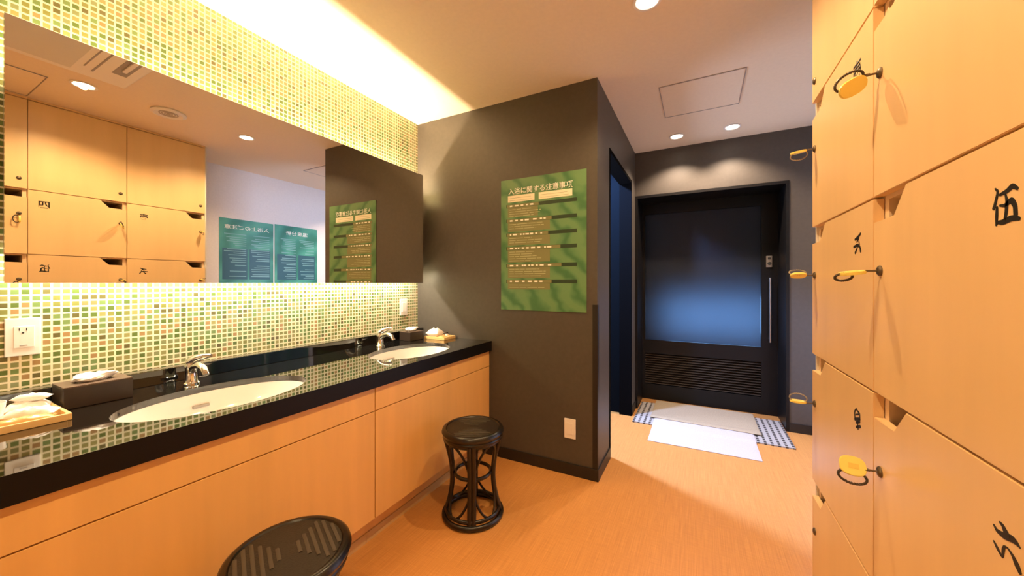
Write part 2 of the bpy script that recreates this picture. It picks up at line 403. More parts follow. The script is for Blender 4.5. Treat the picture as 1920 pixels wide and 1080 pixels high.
# floor mats before the door
def soft_mat(x0, x1, y0, y1, zf, th, amp, nx=40, ny=30, seed=0, skew=0.0):
    rnd = random.Random(seed); bm = bmesh.new(); ph = [rnd.uniform(0, 6) for _ in range(4)]
    top, bot = [], []
    for j in range(ny+1):
        rt, rb = [], []
        for i in range(nx+1):
            x = x0+(x1-x0)*i/nx; y = y0+(y1-y0)*j/ny + skew*(i/nx-0.5)
            z = zf(y)+amp*(1+0.5*math.sin(9*x+ph[0])+0.5*math.sin(13*y+ph[1]))*0.5
            e = 0.35 if i in (0, nx) or j in (0, ny) else 1.0
            rt.append(bm.verts.new((x, y, z+th*e))); rb.append(bm.verts.new((x, y, zf(y))))
        top.append(rt); bot.append(rb)
    for j in range(ny):
        for i in range(nx):
            bm.faces.new((top[j][i], top[j][i+1], top[j+1][i+1], top[j+1][i])); bm.faces.new((bot[j][i], bot[j+1][i], bot[j+1][i+1], bot[j][i+1]))
    for j in range(ny):
        bm.faces.new((top[j][0], top[j+1][0], bot[j+1][0], bot[j][0])); bm.faces.new((top[j][nx], bot[j][nx], bot[j+1][nx], top[j+1][nx]))
    for i in range(nx):
        bm.faces.new((top[0][i], bot[0][i], bot[0][i+1], top[0][i+1])); bm.faces.new((top[ny][i], top[ny][i+1], bot[ny][i+1], bot[ny][i]))
    return bm
GZ = 0.010
bm = B(-0.505, 0.605, 3.18, 3.75, 0.0005, GZ)
tag(obj('drainage_mat', bm, M['gridmat']), 'grey grid patterned drainage mat lying lowest before the black door', 'mat')
lift = lambda y: 0.001 if y < 3.14 else (GZ+0.001 if y > 3.18 else 0.001+(y-3.14)/0.04*GZ)
bm = soft_mat(-0.345, 0.37, 2.862, 3.34, lift, 0.006, 0.001, 40, 48, 3, 0.01)
tag(obj('bath_mat', bm, M['mat_white'], smooth=True), 'white towelling bath mat lying nearest the washroom, partly under the beige one', 'bath mat')
lift2 = lambda y: 0.0195 if y < 3.36 else (GZ+0.001 if y > 3.40 else 0.0195-(y-3.36)/0.04*(0.0195-GZ-0.001))
bm = soft_mat(-0.38, 0.42, 3.315, 3.835, lift2, 0.006, 0.001, 40, 48, 5, -0.015)
tag(obj('bath_mat', bm, M['mat_tan'], smooth=True), 'beige towelling bath mat closest to the black door, on top of the white one', 'bath mat')

# ------------------------------------------------------------------ ceiling fittings
lab = ['recessed ceiling downlight nearest the locker corner, over the mirror side', 'recessed ceiling downlight at the top centre of the photo',
       'left of the two recessed downlights above the black door', 'right of the two recessed downlights above the black door', 'recessed ceiling downlight behind the viewer, not seen in the photo']
lab[0] = 'recessed downlight seen only in the mirror, left of the round ceiling vent'
for (x, y), l in zip(DOWN, lab):
    t = thing('ceiling_downlight', l, 'ceiling light', (x, y, HC), group='ceiling downlights')
    bm = bmesh.new(); lathe(bm, [(0.046, 0.0), (0.058, -0.001), (0.060, -0.004), (0.048, -0.006), (0.044, -0.002)], (x, y, HC), 40)
    obj('trim_ring', bm, M['white_plastic'], t, smooth=True)
    bm = bmesh.new(); lathe(bm, [(0.0, -0.004), (0.043, -0.004), (0.043, -0.001), (0, -0.001)], (x, y, HC), 32)
    obj('lamp_diffuser', bm, M['glow'], t)
def hatch(x0, x1, y0, y1, l):
    t = thing('ceiling_hatch', l, 'access hatch', ((x0+x1)/2, (y0+y1)/2, HC), group='ceiling access hatches')
    obj('hatch_panel', B(x0+0.004, x1-0.004, y0+0.004, y1-0.004, HC-0.004, HC-0.0005), M['ceiling'], t)
    bm = bmesh.new(); f = 0.003
    for q in ((x0-f, x1+f, y0-f, y0), (x0-f, x1+f, y1, y1+f), (x0-f, x0, y0, y1), (x1, x1+f, y0, y1)): box(bm, *q, HC-0.005, HC-0.0003)
    obj('hatch_frame', bm, mat('hatch_metal', (0.42, 0.38, 0.37), 0.5), t)
hatch(-0.222, 0.236, 2.42, 2.875, 'square access hatch in the ceiling before the two door downlights')
hatch(-0.14, 0.31, 0.17, 0.62, 'square access hatch in the ceiling seen in the mirror beside the lockers')
t = thing('ceiling_vent', 'round white ceiling vent seen in the mirror between two downlights', 'vent', (-0.196, 1.152, HC))
bm = bmesh.new(); lathe(bm, [(0.065, 0), (0.095, -0.001), (0.098, -0.010), (0.078, -0.018), (0.064, -0.010)], (-0.196, 1.152, HC), 40)
obj('vent_ring', bm, M['white_plastic'], t, smooth=True)
bm = bmesh.new()
for R in (0.0, 0.02, 0.036, 0.05):
    if R == 0: lathe(bm, [(0, -0.012), (0.012, -0.012), (0.012, -0.004), (0, -0.004)], (-0.196, 1.152, HC), 20)
    else: ring(bm, (-0.196, 1.152, HC-0.010), R, 0.004, 6, 32)
obj('vent_grille', bm, mat('vent_grey', (0.5, 0.45, 0.40), 0.5), t, smooth=True)
t = thing('air_conditioner', 'wide white ceiling air conditioner panel seen in the top left of the mirror', 'air conditioner', (-0.8, 0.3, HC))
obj('panel', B(-1.25, -0.417, -0.35, 0.87, HC-0.022, HC-0.0005, bevel=0.006), M['white_plastic'], t)
obj('intake_grille', B(-1.15, -0.47, -0.25, 0.64, HC-0.027, HC-0.021, bevel=0.002), mat('intake_white', (0.7, 0.68, 0.64), 0.5), t)
bm = bmesh.new(); box(bm, -1.15, -0.56, 0.668, 0.674, HC-0.0235, HC-0.021); box(bm, -1.15, -0.52, 0.706, 0.714, HC-0.0235, HC-0.021)
obj('panel_groove', bm, M['mark_grey'], t)
obj('air_outlet', B(-1.15, -0.60, 0.765, 0.825, HC-0.0235, HC-0.021), M['mark_grey'], t)
obj('louvre', B(-1.14, -0.68, 0.785, 0.805, HC-0.034, HC-0.0235, bevel=0.002), M['white_plastic'], t)

# ------------------------------------------------------------------ mirror
XM = -1.785; MY0, MY1 = 0.2457, 2.025; MZ0, MZ1 = EYE+0.001, EYE+0.785
t = thing('wall_mirror', 'long backlit mirror standing proud of the green mosaic wall', 'mirror', (-1.88, (MY0+MY1)/2, MZ0))
obj('mirror_glass', B(XM-0.006, XM, MY0, MY1, MZ0, MZ1), M['mirror'], t)
obj('backing_board', B(XM-0.018, XM-0.0062, MY0+0.001, MY1-0.001, MZ0+0.001, MZ1-0.001), M['body_grey'], t)
obj('mounting_box', B(XL+0.001, XM-0.0185, MY0+0.03, MY1-0.01, MZ0+0.115, MZ0+0.62), M['body_grey'], t)
for z0, z1 in ((MZ0+0.106, MZ0+0.1145), (MZ0+0.6205, MZ0+0.629)):
    obj('light_strip', B(-1.915, -1.875, 0.27, 2.012, z0, z1), M['led'], t)

# ------------------------------------------------------------------ vanity
CT, CF = EYE-0.396, -1.266
SINKS = [(-1.505, 0.665), (-1.505, 1.61)]
SA, SB = 0.185, 0.278       # half sizes in x and y
wt = thing('vanity_worktop', 'long glossy black stone worktop under the mirror', 'worktop', (-1.6, 0.7, CT))
bm = bmesh.new()
Yw0, Yw1 = -1.0, YP-0.0005
cells = [(sy-0.32, sy+0.32, (sx, sy)) for sx, sy in SINKS]
def quad(bm, x0, x1, y0, y1, z):
    bm.faces.new([bm.verts.new(p) for p in ((x0, y0, z), (x1, y0, z), (x1, y1, z), (x0, y1, z))])
X0 = XL+0.0005
ys = [Yw0, cells[0][0], cells[0][1], cells[1][0], cells[1][1], Yw1]
for zz in (CT, CT-0.022):
    for a, b in ((ys[0], ys[1]), (ys[2], ys[3]), (ys[4], ys[5])): quad(bm, X0, CF, a, b, zz)
    for y0, y1, (cx, cy) in cells:
        angs = sorted([2*PI*k/96 for k in range(96)] + [math.atan2(yy-cy, xx-cx) % (2*PI) for xx in (X0, CF) for yy in (y0, y1)])
        inn, out = [], []
        for a in angs:
            ca, sa = math.cos(a), math.sin(a)
            inn.append(bm.verts.new((cx+SA*ca, cy+SB*sa, zz)))
            ts = []
            if abs(ca) > 1e-9: ts.append(((CF if ca > 0 else X0)-cx)/ca)
            if abs(sa) > 1e-9: ts.append(((y1 if sa > 0 else y0)-cy)/sa)
            tt = min(v for v in ts if v > 0)
            out.append(bm.verts.new((cx+tt*ca, cy+tt*sa, zz)))
        n = len(angs)
        for i in range(n):
            j = (i+1) % n
            bm.faces.new((inn[i], out[i], out[j], inn[j]))
for cx, cy in SINKS:
    n = 96; lo = []; hi = []
    for k in range(n):
        a = 2*PI*k/n; p = (cx+SA*math.cos(a), cy+SB*math.sin(a))
        lo.append(bm.verts.new((*p, CT-0.022))); hi.append(bm.verts.new((*p, CT)))
    for k in range(n): bm.faces.new((lo[k], lo[(k+1) % n], hi[(k+1) % n], hi[k]))
for (xa, xb, ya, yb) in ((X0, X0, Yw0, Yw1), (X0, CF, Yw0, Yw0), (X0, CF, Yw1, Yw1)):
    bm.faces.new([bm.verts.new(p) for p in ((xa, ya, CT-0.022), (xb, yb, CT-0.022), (xb, yb, CT), (xa, ya, CT))])
bmesh.ops.remove_doubles(bm, verts=bm.verts, dist=1e-5)
obj('slab', bm, M['stone'], wt)
obj('front_edge', B(CF-0.02, CF, Yw0, Yw1, EYE-0.462, CT-0.0002), mat('stone_edge', (0.003, 0.0028, 0.0025), 0.45, ior=1.35), wt)
obj('upstand', B(XL+0.0005, -1.872, Yw0, Yw1, CT, EYE-0.339, bevel=0.002), M['stone'], wt)

def vanity(y0, y1, l):
    t = thing('vanity_cabinet', l, 'cabinet', (-1.6, (y0+y1)/2, 0), group='maple vanity cabinets')
    ztop = EYE-0.464
    bm = bmesh.new()
    box(bm, -1.90, -1.305, y0+0.001, y0+0.018, 0.13, ztop); box(bm, -1.90, -1.305, y1-0.018, y1-0.001, 0.13, ztop)
    box(bm, -1.90, -1.305, y0+0.018, y1-0.018, 0.13, 0.148); box(bm, -1.90, -1.88, y0+0.018, y1-0.018, 0.148, 0.55)
    box(bm, -1.32, -1.305, y0+0.018, y1-0.018, 0.585, 0.63)
    obj('carcass', bm, M['inside'], t)
    obj('top_panel', B(-1.300, -1.282, y0+0.002, y1-0.002, 0.6105, ztop, bevel=0.0012), M['wood_vanity'], t)
    obj('door', B(-1.300, -1.282, y0+0.002, y1-0.002, 0.130, 0.6065, bevel=0.0012), M['wood_vanity'], t)
    obj('toe_kick', B(-1.36, -1.345, y0, y1, 0.044, 0.1298), M['wood_vanity'], t)
    obj('kick_strip', B(-1.362, -1.338, y0, y1, 0.0, 0.0436, bevel=0.001), mat('pale_kick', (0.60, 0.40, 0.17), 0.5), t, label='paler strip along the floor')
vanity(1.1425, YP-0.004, 'maple washstand cabinet right of the vertical gap, behind the far stool')
vanity(0.150, 1.1415, 'maple washstand cabinet left of the vertical gap, behind the near stool')
vanity(-0.84, 0.149, 'maple washstand cabinet at the left edge, hardly in the photo')

for i, ((sx, sy), l) in enumerate(zip(SINKS, ('white oval sink nearest the viewer, sunk into the black worktop', 'farther white oval sink, next to the charcoal wall'))):
    t = thing('sink', l, 'sink', (sx, sy, CT-0.15), group='oval sinks')
    bm = bmesh.new()
    prof = [(1.06, -0.0222), (0.985, -0.0222), (0.975, -0.030), (0.94, -0.065), (0.86, -0.098), (0.70, -0.124), (0.45, -0.138), (0.2, -0.143), (0.09, -0.145)]
    n = 72; R = []
    for r, z in prof: R.append([bm.verts.new((sx+r*SA*math.cos(2*PI*k/n), sy+r*SB*math.sin(2*PI*k/n), CT+z)) for k in range(n)])
    for a in range(len(R)-1):
        for k in range(n): bm.faces.new((R[a][k], R[a][(k+1) % n], R[a+1][(k+1) % n], R[a+1][k]))
    bm.faces.new(R[-1])
    o = obj('basin', bm, M['porcelain'], t, smooth=True)
    sol = o.modifiers.new('thickness', 'SOLIDIFY'); sol.thickness = 0.008; sol.offset = -1
    bm = bmesh.new(); lathe(bm, [(0.0, 0.003), (0.012, 0.003), (0.020, 0.001), (0.020, -0.003), (0, -0.003)], (sx, sy, CT-0.143), 24)
    obj('drain', bm, M['chrome'], t, smooth=True)
    # overflow slot on the rear of the bowl
    pts = [(sx-SA*0.905*math.cos(a), sy+SB*0.905*math.sin(a), CT-0.068) for a in (-0.10+0.02*k for k in range(11))]
    bm = bmesh.new(); tube(bm, pts, 0.0055, 8)
    obj('overflow_slot', bm, M['mark_grey'], t)

for (sx, sy), l in zip(SINKS, ('chrome mixer tap behind the near sink', 'chrome mixer tap behind the far sink beside the brown tissue box')):
    x, y, z = -1.775, sy+0.01, CT
    t = thing('faucet', l, 'tap', (x, y, z), group='chrome taps')
    bm = bmesh.new(); lathe(bm, [(0.0, 0), (0.027, 0), (0.027, 0.005), (0.021, 0.012), (0.019, 0.05), (0.021, 0.072), (0.018, 0.082), (0, 0.084)], (x, y, z), 28)
    obj('body', bm, M['chrome'], t, smooth=True)
    bm = bmesh.new()
    P = [(x, y, z+0.050), (x+0.03, y, z+0.072), (x+0.065, y, z+0.080), (x+0.098, y, z+0.070), (x+0.115, y, z+0.048)]
    tube(bm, P, [0.015, 0.0145, 0.013, 0.012, 0.011], 14)
    obj('spout', bm, M['chrome'], t, smooth=True)
    bm = bmesh.new(); Q = [(x-0.008, y, z+0.084), (x+0.012, y+0.008, z+0.098), (x+0.040, y+0.024, z+0.108), (x+0.064, y+0.038, z+0.110)]
    tube(bm, Q, [0.019, 0.017, 0.012, 0.007], 12)
    obj('lever', bm, M['chrome'], t, smooth=True)

# ------------------------------------------------------------------ things on the worktop
def tissue_box(x, y, w, d_, h, rz, l):
    t = thing('tissue_box', l, 'tissue box', (x, y, CT), rz, 'tissue boxes on the worktop')
    bm = bmesh.new()
    a, b, s = w/2, d_/2, 0.006
    box(bm, -a, a, -b, b, 0.0005, h-0.004, bevel=0.002)
    obj('case', bm, M['brown_box'], t, world=False)
    bm = bmesh.new(); hw, hd = 0.018, 0.045
    box(bm, -a, a, hd, b, h-0.0038, h, bevel=0.001); box(bm, -a, a, -b, -hd, h-0.0038, h, bevel=0.001)
    box(bm, -a, -hw, -hd, hd, h-0.0038, h); box(bm, hw, a, -hd, hd, h-0.0038, h)
    obj('lid', bm, mat('box_lid_brown', (0.10, 0.06, 0.04), 0.35), t, world=False)
    bm = bmesh.new(); rnd = random.Random(int(y*100)); rows = []
    n = 22
    for j in range(6):
        f = j/5; row = []
        for k in range(n):
            an = 2*PI*k/n
            rr = 0.017+0.018*math.sin(f*PI*0.8)*(1+0.35*math.sin(3*an+j)+0.2*rnd.random())
            if j == 5: rr *= 0.35
            row.append(bm.verts.new((rr*math.cos(an)*0.75, rr*1.35*math.sin(an), h-0.004+0.030*f+(0.004*math.sin(2*an) if j else 0))))
        rows.append(row)
    for j in range(5):
        for k in range(n): bm.faces.new((rows[j][k], rows[j][(k+1) % n], rows[j+1][(k+1) % n], rows[j+1][k]))
    bm.faces.new(rows[-1])
    obj('tissue', bm, M['tissue'], t, world=False)
tissue_box(-1.808, 0.425, 0.118, 0.155, 0.070, 0, 'low dark brown tissue box left of the near sink')
tissue_box(-1.79, 1.915, 0.105, 0.125, 0.062, math.radians(-4), 'small brown tissue box beside the far tap')

def tray(x0, x1, y0, y1, l):
    t = thing('amenity_tray', l, 'tray', ((x0+x1)/2, (y0+y1)/2, CT), group='bamboo trays')
    obj('tray_base', B(x0+0.008, x1-0.008, y0+0.008, y1-0.008, CT+0.0005, CT+0.006), M['bamboo'], t)
    bm = bmesh.new(); s = 0.009; zz = (CT+0.0005, CT+0.020)
    box(bm, x0, x1, y0, y0+s, *zz, bevel=0.002); box(bm, x0, x1, y1-s, y1, *zz, bevel=0.002)
    box(bm, x0, x0+s, y0+s*0.9, y1-s*0.9, *zz, bevel=0.002); box(bm, x1-s, x1, y0+s*0.9, y1-s*0.9, *zz, bevel=0.002)
    obj('tray_rim', bm, M['bamboo'], t)
tray(-1.82, -1.615, 0.03, 0.338, 'square edged bamboo tray at the left end of the worktop')
tray(-1.74, -1.56, 1.985, 2.115, 'small bamboo tray in the corner beside the charcoal wall')
def packet(name, c, L, W, H, rz, m, l, cat, group=None, tilt=0.0, seed=1):
    rnd = random.Random(seed); bm = bmesh.new(); nx, ny = 16, 10; T = []; Bt = []
    rot = Matrix.Rotation(rz, 3, 'Z') @ Matrix.Rotation(tilt, 3, 'Y')
    for j in range(ny+1):
        a, b = [], []
        for i in range(nx+1):
            u = i/nx*2-1; v = j/ny*2-1
            hgt = H*0.5*(1-abs(u)**3.0)**0.7*(1-abs(v)**2.5)**0.7
            wob = H*0.16*math.sin(9*u+seed)*math.sin(6*v+2*seed)*(1-u*u)*(1-v*v)
            e = 0.0006
            a.append(bm.verts.new(rot @ Vector((u*L/2, v*W/2*(1-0.06*math.sin(3*u+seed)), hgt+wob+e))))
            b.append(bm.verts.new(rot @ Vector((u*L/2, v*W/2*(1-0.06*math.sin(3*u+seed)), -hgt-e))))
        T.append(a); Bt.append(b)
    for j in range(ny):
        for i in range(nx):
            bm.faces.new((T[j][i], T[j][i+1], T[j+1][i+1], T[j+1][i])); bm.faces.new((Bt[j][i], Bt[j+1][i], Bt[j+1][i+1], Bt[j][i+1]))
    for i in range(nx):
        for r in (0, ny): bm.faces.new((T[r][i], T[r][i+1], Bt[r][i+1], Bt[r][i]))
    for j in range(ny):
        for r in (0, nx): bm.faces.new((T[j][r], T[j+1][r], Bt[j+1][r], Bt[j][r]))
    zmin = min(v.co.z for v in bm.verts)
    bmesh.ops.translate(bm, verts=bm.verts, vec=(0, 0, -zmin))
    o = obj(name, bm, m, None, smooth=True); o.location = c
    return tag(o, l, cat, group)
zt = CT+0.0065
packet('toiletry_packet', (-1.775, 0.285, zt), 0.085, 0.055, 0.040, 1.35, M['pack_white'], 'puffy white wrapped packet at the back of the near tray', 'packet', 'wrapped packets', 0, 2)
packet('toiletry_packet', (-1.70, 0.278, zt), 0.10, 0.048, 0.032, 1.1, M['pack_white'], 'white wrapped packet in the middle of the near tray', 'packet', 'wrapped packets', 0, 3)
packet('toiletry_packet', (-1.650, 0.255, zt), 0.11, 0.034, 0.020, 1.45, M['pack_amber'], 'amber wrapped packet at the front of the near tray', 'packet', 'wrapped packets', 0, 4)
packet('toiletry_packet', (-1.770, 0.292, zt+0.038), 0.075, 0.030, 0.020, 1.0, M['pack_white'], 'slim white packet lying on top of the back packet', 'packet', 'wrapped packets', 0, 5)
packet('toiletry_packet', (-1.69, 2.046, zt), 0.10, 0.095, 0.062, 0.1, M['pack_white'], 'rounded white packet on the tray in the corner', 'packet', 'wrapped packets', 0, 6)
packet('toiletry_packet', (-1.612, 2.035, zt), 0.060, 0.045, 0.018, 1.3, M['pack_amber'], 'flat amber packet at the front of the corner tray', 'packet', 'wrapped packets', 0, 7)
# small jar on the corner tray
t = thing('jar', 'tiny glass jar with dark cap right of the white packet on the corner tray', 'jar', (-1.615, 2.085, zt))
bm = bmesh.new(); lathe(bm, [(0.0, 0), (0.011, 0), (0.011, 0.022), (0.007, 0.026), (0, 0.026)], (-1.615, 2.085, zt), 20); obj('jar_body', bm, M['pack_white'], t, smooth=True)
bm = bmesh.new(); lathe(bm, [(0.0, 0.0262), (0.009, 0.0262), (0.009, 0.038), (0, 0.039)], (-1.615, 2.085, zt), 20); obj('cap', bm, M['brown_box'], t, smooth=True)
# round white cup on the near tray
c0 = (-1.735, 0.205, zt)
bm = bmesh.new(); lathe(bm, [(0.0, 0), (0.026, 0), (0.031, 0.01), (0.038, 0.058), (0.036, 0.058), (0.029, 0.012), (0.0, 0.006)], c0, 36)
tag(obj('cup', bm, M['cup'], smooth=True), 'round white cup standing on the near tray at the left edge', 'cup')

# ------------------------------------------------------------------ wall plates
def plate_left(y, z, l, kind):
    t = thing('wall_socket' if kind == 'socket' else 'wall_switch', l, 'socket' if kind == 'socket' else 'switch', (XL, y, z))
    obj('cover_plate', B(XL+0.0003, XL+0.007, y-0.035, y+0.035, z-0.06, z+0.06, bevel=0.002), M['white_plastic'], t)
    f = XL+0.007
    if kind == 'socket':
        obj('insert', B(f-0.001, f+0.0018, y-0.018, y+0.022, z-0.034, z+0.034, bevel=0.0008), mat('socket_insert', (0.80, 0.75, 0.70), 0.4), t)
        bm = bmesh.new(); g = f+0.0018
        box(bm, g-0.0005, g+0.0005, y-0.0085, y-0.0065, z+0.020, z+0.028); box(bm, g-0.0005, g+0.0005, y+0.0055, y+0.0075, z+0.020, z+0.028)
        lathe(bm, [(0, 0), (0.0026, 0), (0.0026, 0.0008), (0, 0.0008)], (g-0.0003, y-0.0005, z+0.013), 12, Matrix.Rotation(PI/2, 3, 'Y'))
        obj('socket_holes', bm, M['slot'], t)
        obj('rating_mark', B(g-0.0003, g+0.0003, y-0.007, y+0.008, z-0.029, z-0.026), M['mark_grey'], t)
    else:
        obj('rocker', B(f-0.001, f+0.003, y-0.020, y+0.020, z-0.033, z+0.033, bevel=0.001), M['white_plastic'], t)
        obj('indicator', B(f+0.0028, f+0.0034, y-0.003, y+0.003, z+0.022, z+0.026), M['mark_grey'], t)
plate_left(0.300, 1.006, 'white socket plate on the mosaic wall above the near tissue box', 'socket')
plate_left(1.977, 1.003, 'white switch plate on the mosaic wall above the far tissue box', 'switch')
t = thing('wall_switch', 'white plate low on the charcoal wall beneath the green notice', 'switch', (-0.705, YP, 0.285))
obj('cover_plate', B(-0.741, -0.669, YP-0.007, YP-0.0003, 0.225, 0.345, bevel=0.002), M['white_plastic'], t)
obj('insert', B(-0.723, -0.687, YP-0.0095, YP-0.0065, 0.250, 0.320, bevel=0.001), M['white_plastic'], t)

# ------------------------------------------------------------------ green notice
px0, px1, pz0, pz1 = -1.190, -0.602, EYE-0.177, EYE+0.690
W, H = px1-px0, pz1-pz0
t = thing('notice_poster', 'green leafy bathing notice on the charcoal wall beside the doorway', 'poster', ((px0+px1)/2, YP, (pz0+pz1)/2))
yb = YP-0.0042
obj('poster_board', B(px0, px1, YP-0.004, YP-0.0003, pz0, pz1), M['leaf'], t)
U = lambda u: px0+u*W
V = lambda v: pz1-v*H
def pbox(u0, u1, v0, v1, m, name, parent=t, lift=0.0):
    return obj(name, B(U(u0), U(u1), yb-0.0004-lift, yb-lift+0.0001, V(v1), V(v0)), m, parent)
text_mesh('入浴に関する注意事項', 0.043, frame_neg_y(U(0.475), yb, V(0.092)), 'heading', M['print_white'], t, bold=0.012, width=W*0.76)
bm = bmesh.new()
for a, b in ((0.09, 0.42), (0.47, 0.85)): box(bm, U(a), U(b), yb-0.0004, yb, V(0.175), V(0.125))
obj('cream_panel', bm, M['cream'], t)
bm = bmesh.new(); rnd = random.Random(4)
for a, b in ((0.09, 0.42), (0.47, 0.85)):
    for k in range(2): box(bm, U(a+0.02), U(b-rnd.uniform(0.03, 0.09)), yb-0.0007, yb-0.0003, V(0.146+0.019*k), V(0.143+0.019*k))
obj('fine_print', bm, M['pale_text'], t)
rows = [0.205, 0.318, 0.425, 0.530, 0.662, 0.782]
cuts = [0.47, 0.62, 0.58, 0.72, 0.73, 0.62]
rnd = random.Random(11)
bmO, bmB, bmT, bmW = bmesh.new(), bmesh.new(), bmesh.new(), bmesh.new()
for r, c in zip(rows, cuts):
    nxt = {0.205: 0.30, 0.318: 0.41, 0.425: 0.515, 0.530: 0.645, 0.662: 0.765, 0.782: 0.85}[r]
    box(bmO, U(0.09), U(0.46 if r < 0.3 else 0.60), yb-0.0002, yb, V(nxt-0.008), V(r+0.014))
    box(bmB, U(0.07), U(0.90), yb-0.0004, yb, V(r+0.013), V(r-0.013))
    box(bmO, U(0.08), U(c), yb-0.0006, yb-0.0003, V(r+0.0115), V(r-0.0115))
    u = 0.115
    while u < c-0.08:
        w = rnd.uniform(0.015, 0.05); box(bmW, U(u), U(min(u+w, c-0.03)), yb-0.0009, yb-0.0005, V(r+0.0055), V(r-0.0055)); u += w+rnd.uniform(0.008, 0.05)
    v = r+0.028
    while v < nxt-0.014:
        u = 0.11; end = rnd.uniform(0.36, 0.56)
        while u < end:
            w = rnd.uniform(0.05, 0.14); box(bmT, U(u), U(min(u+w, end)), yb-0.0005, yb-0.0001, V(v+0.0022), V(v-0.0022)); u += w+0.012
        v += 0.017
obj('text_panel', bmO, M['olive'], t); obj('title_bar', bmB, M['bar'], t); obj('body_text', bmT, M['pale_text'], t); obj('bar_text', bmW, M['print_white'], t)

# ------------------------------------------------------------------ teal boards on the pale wall (seen in the mirror)
def board(y0, y1, z0, z1, l, title, tsize, twid, seed, split):
    t = thing('information_board', l, 'poster', (XR, (y0+y1)/2, (z0+z1)/2), group='teal boards on the pale wall')
    xb = XR-0.0042; Wd = y1-y0; Hd = z1-z0
    Y_ = lambda u: y1-u*Wd
    Z_ = lambda v: z1-v*Hd
    obj('board', B(XR-0.004, XR-0.0003, y0, y1, z0, z1), M['leaf_teal'], t)
    text_mesh(title, tsize, frame_neg_x(xb, Y_(0.5), Z_(0.115)), 'heading', M['print_white'], t, bold=0.012, width=twid)
    rnd = random.Random(seed)
    bd, bt, bl = bmesh.new(), bmesh.new(), bmesh.new()
    for v0, v1 in ((split, 0.86),):
        for u0, u1 in ((0.06, 0.47), (0.51, 0.95)): box(bd, xb-0.0003, xb, Y_(u1), Y_(u0), Z_(v1), Z_(v0))
    v = 0.215
    while v < 0.84:
        for u0, u1 in ((0.08, 0.45), (0.53, 0.93)):
            if rnd.random() < 0.85:
                e = rnd.uniform(0.5, 1.0); box(bt if v < split else bl, xb-0.0006, xb-0.0001, Y_(u0+(u1-u0)*e), Y_(u0), Z_(v+0.006), Z_(v-0.003))
        v += rnd.choice((0.028, 0.028, 0.045))
    obj('dark_panel', bd, M['teal_dark'], t); obj('body_text', bt, M['teal_text'], t); obj('panel_text', bl, M['teal_text'], t)
board(1.900, 2.432, 1.115, EYE+0.685, 'wide teal board nearer the lockers, seen in the mirror', '入浴上のご注意', 0.045, 0.44, 5, 0.42)
board(2.448, 2.972, 1.115, EYE+0.690, 'green topped teal board farther from the lockers, seen in the mirror', '温泉分析', 0.050, 0.27, 8, 0.46)

# ------------------------------------------------------------------ lockers
LX = 0.347; TH = 0.018
ROWS = [(1.797, 2.385), (1.369, 1.796), (0.934, 1.368), (0.502, 0.933), (0.075, 0.501)]
GLYPH = {
 'five': [[(-0.0205,0.0246,0.0012),(-0.0157,0.0199,0.0020),(-0.0215,0.0027,0.0025),(-0.0234,-0.0006,0.0025)],[(-0.0176,-0.0009,0.0020),(-0.0181,-0.0115,0.0026),(-0.0186,-0.0235,0.0016)],[(-0.0119,0.0149,0.0020),(0.0000,0.0171,0.0030),(0.0088,0.0219,0.0036),(0.0165,0.0167,0.0022)],[(-0.0027,0.0129,0.0014),(0.0000,0.0041,0.0026),(-0.0018,-0.0107,0.0026),(-0.0045,-0.0206,0.0022)],[(-0.0119,0.0009,0.0016),(-0.0036,-0.0007,0.0024),(0.0071,0.0047,0.0040),(0.0131,-0.0039,0.0034),(0.0140,-0.0160,0.0034)],[(-0.0176,-0.0201,0.0020),(-0.0073,-0.0216,0.0036),(0.0071,-0.0183,0.0040),(0.0190,-0.0208,0.0026)]],
 'six': [[(-0.0231,0.0142,0.0014),(-0.0177,0.0100,0.0026),(-0.0052,0.0107,0.0040),(0.0086,0.0156,0.0045),(0.0153,0.0147,0.0032),(0.0208,0.0124,0.0010)],[(-0.0124,0.0240,0.0014),(-0.0073,0.0224,0.0028),(-0.0032,0.0180,0.0042),(-0.0002,0.0153,0.0045)],[(-0.0231,-0.0075,0.0014),(-0.0166,-0.0127,0.0026),(-0.0078,-0.0192,0.0014),(-0.0068,-0.0086,0.0026),(-0.0047,-0.0023,0.0018),(0.0008,-0.0006,0.0010),(0.0096,-0.0053,0.0024),(0.0162,-0.0125,0.0045),(0.0204,-0.0176,0.0030)]],
 'two': [[(0.0211,0.0202,0.0030),(0.0064,0.0132,0.0040),(-0.0126,0.0095,0.0030)],[(0.0101,0.0099,0.0030),(-0.0011,0.0023,0.0020)],[(-0.0205,-0.0085,0.0030),(0.0026,-0.0054,0.0040),(0.0175,-0.0111,0.0030),(0.0230,-0.0220,0.0040)],[(0.0026,-0.0113,0.0020),(-0.0107,-0.0234,0.0040)],[(0.0120,0.0024,0.0020),(0.0157,-0.0066,0.0020)]],
 'three': [[(-0.0051,0.0230,0.0020),(-0.0165,0.0106,0.0030),(-0.0136,-0.0041,0.0030)],[(-0.0051,0.0208,0.0020),(0.0171,0.0168,0.0030),(0.0171,0.0039,0.0030)],[(-0.0079,0.0067,0.0020),(0.0144,0.0149,0.0020)],[(-0.0136,-0.0063,0.0040),(0.0171,0.0039,0.0040)],[(-0.0051,-0.0122,0.0030),(0.0171,-0.0036,0.0030)],[(-0.0051,-0.0232,0.0030),(0.0198,-0.0135,0.0040)],[(0.0033,-0.0028,0.0020),(0.0061,-0.0237,0.0030)]],
}
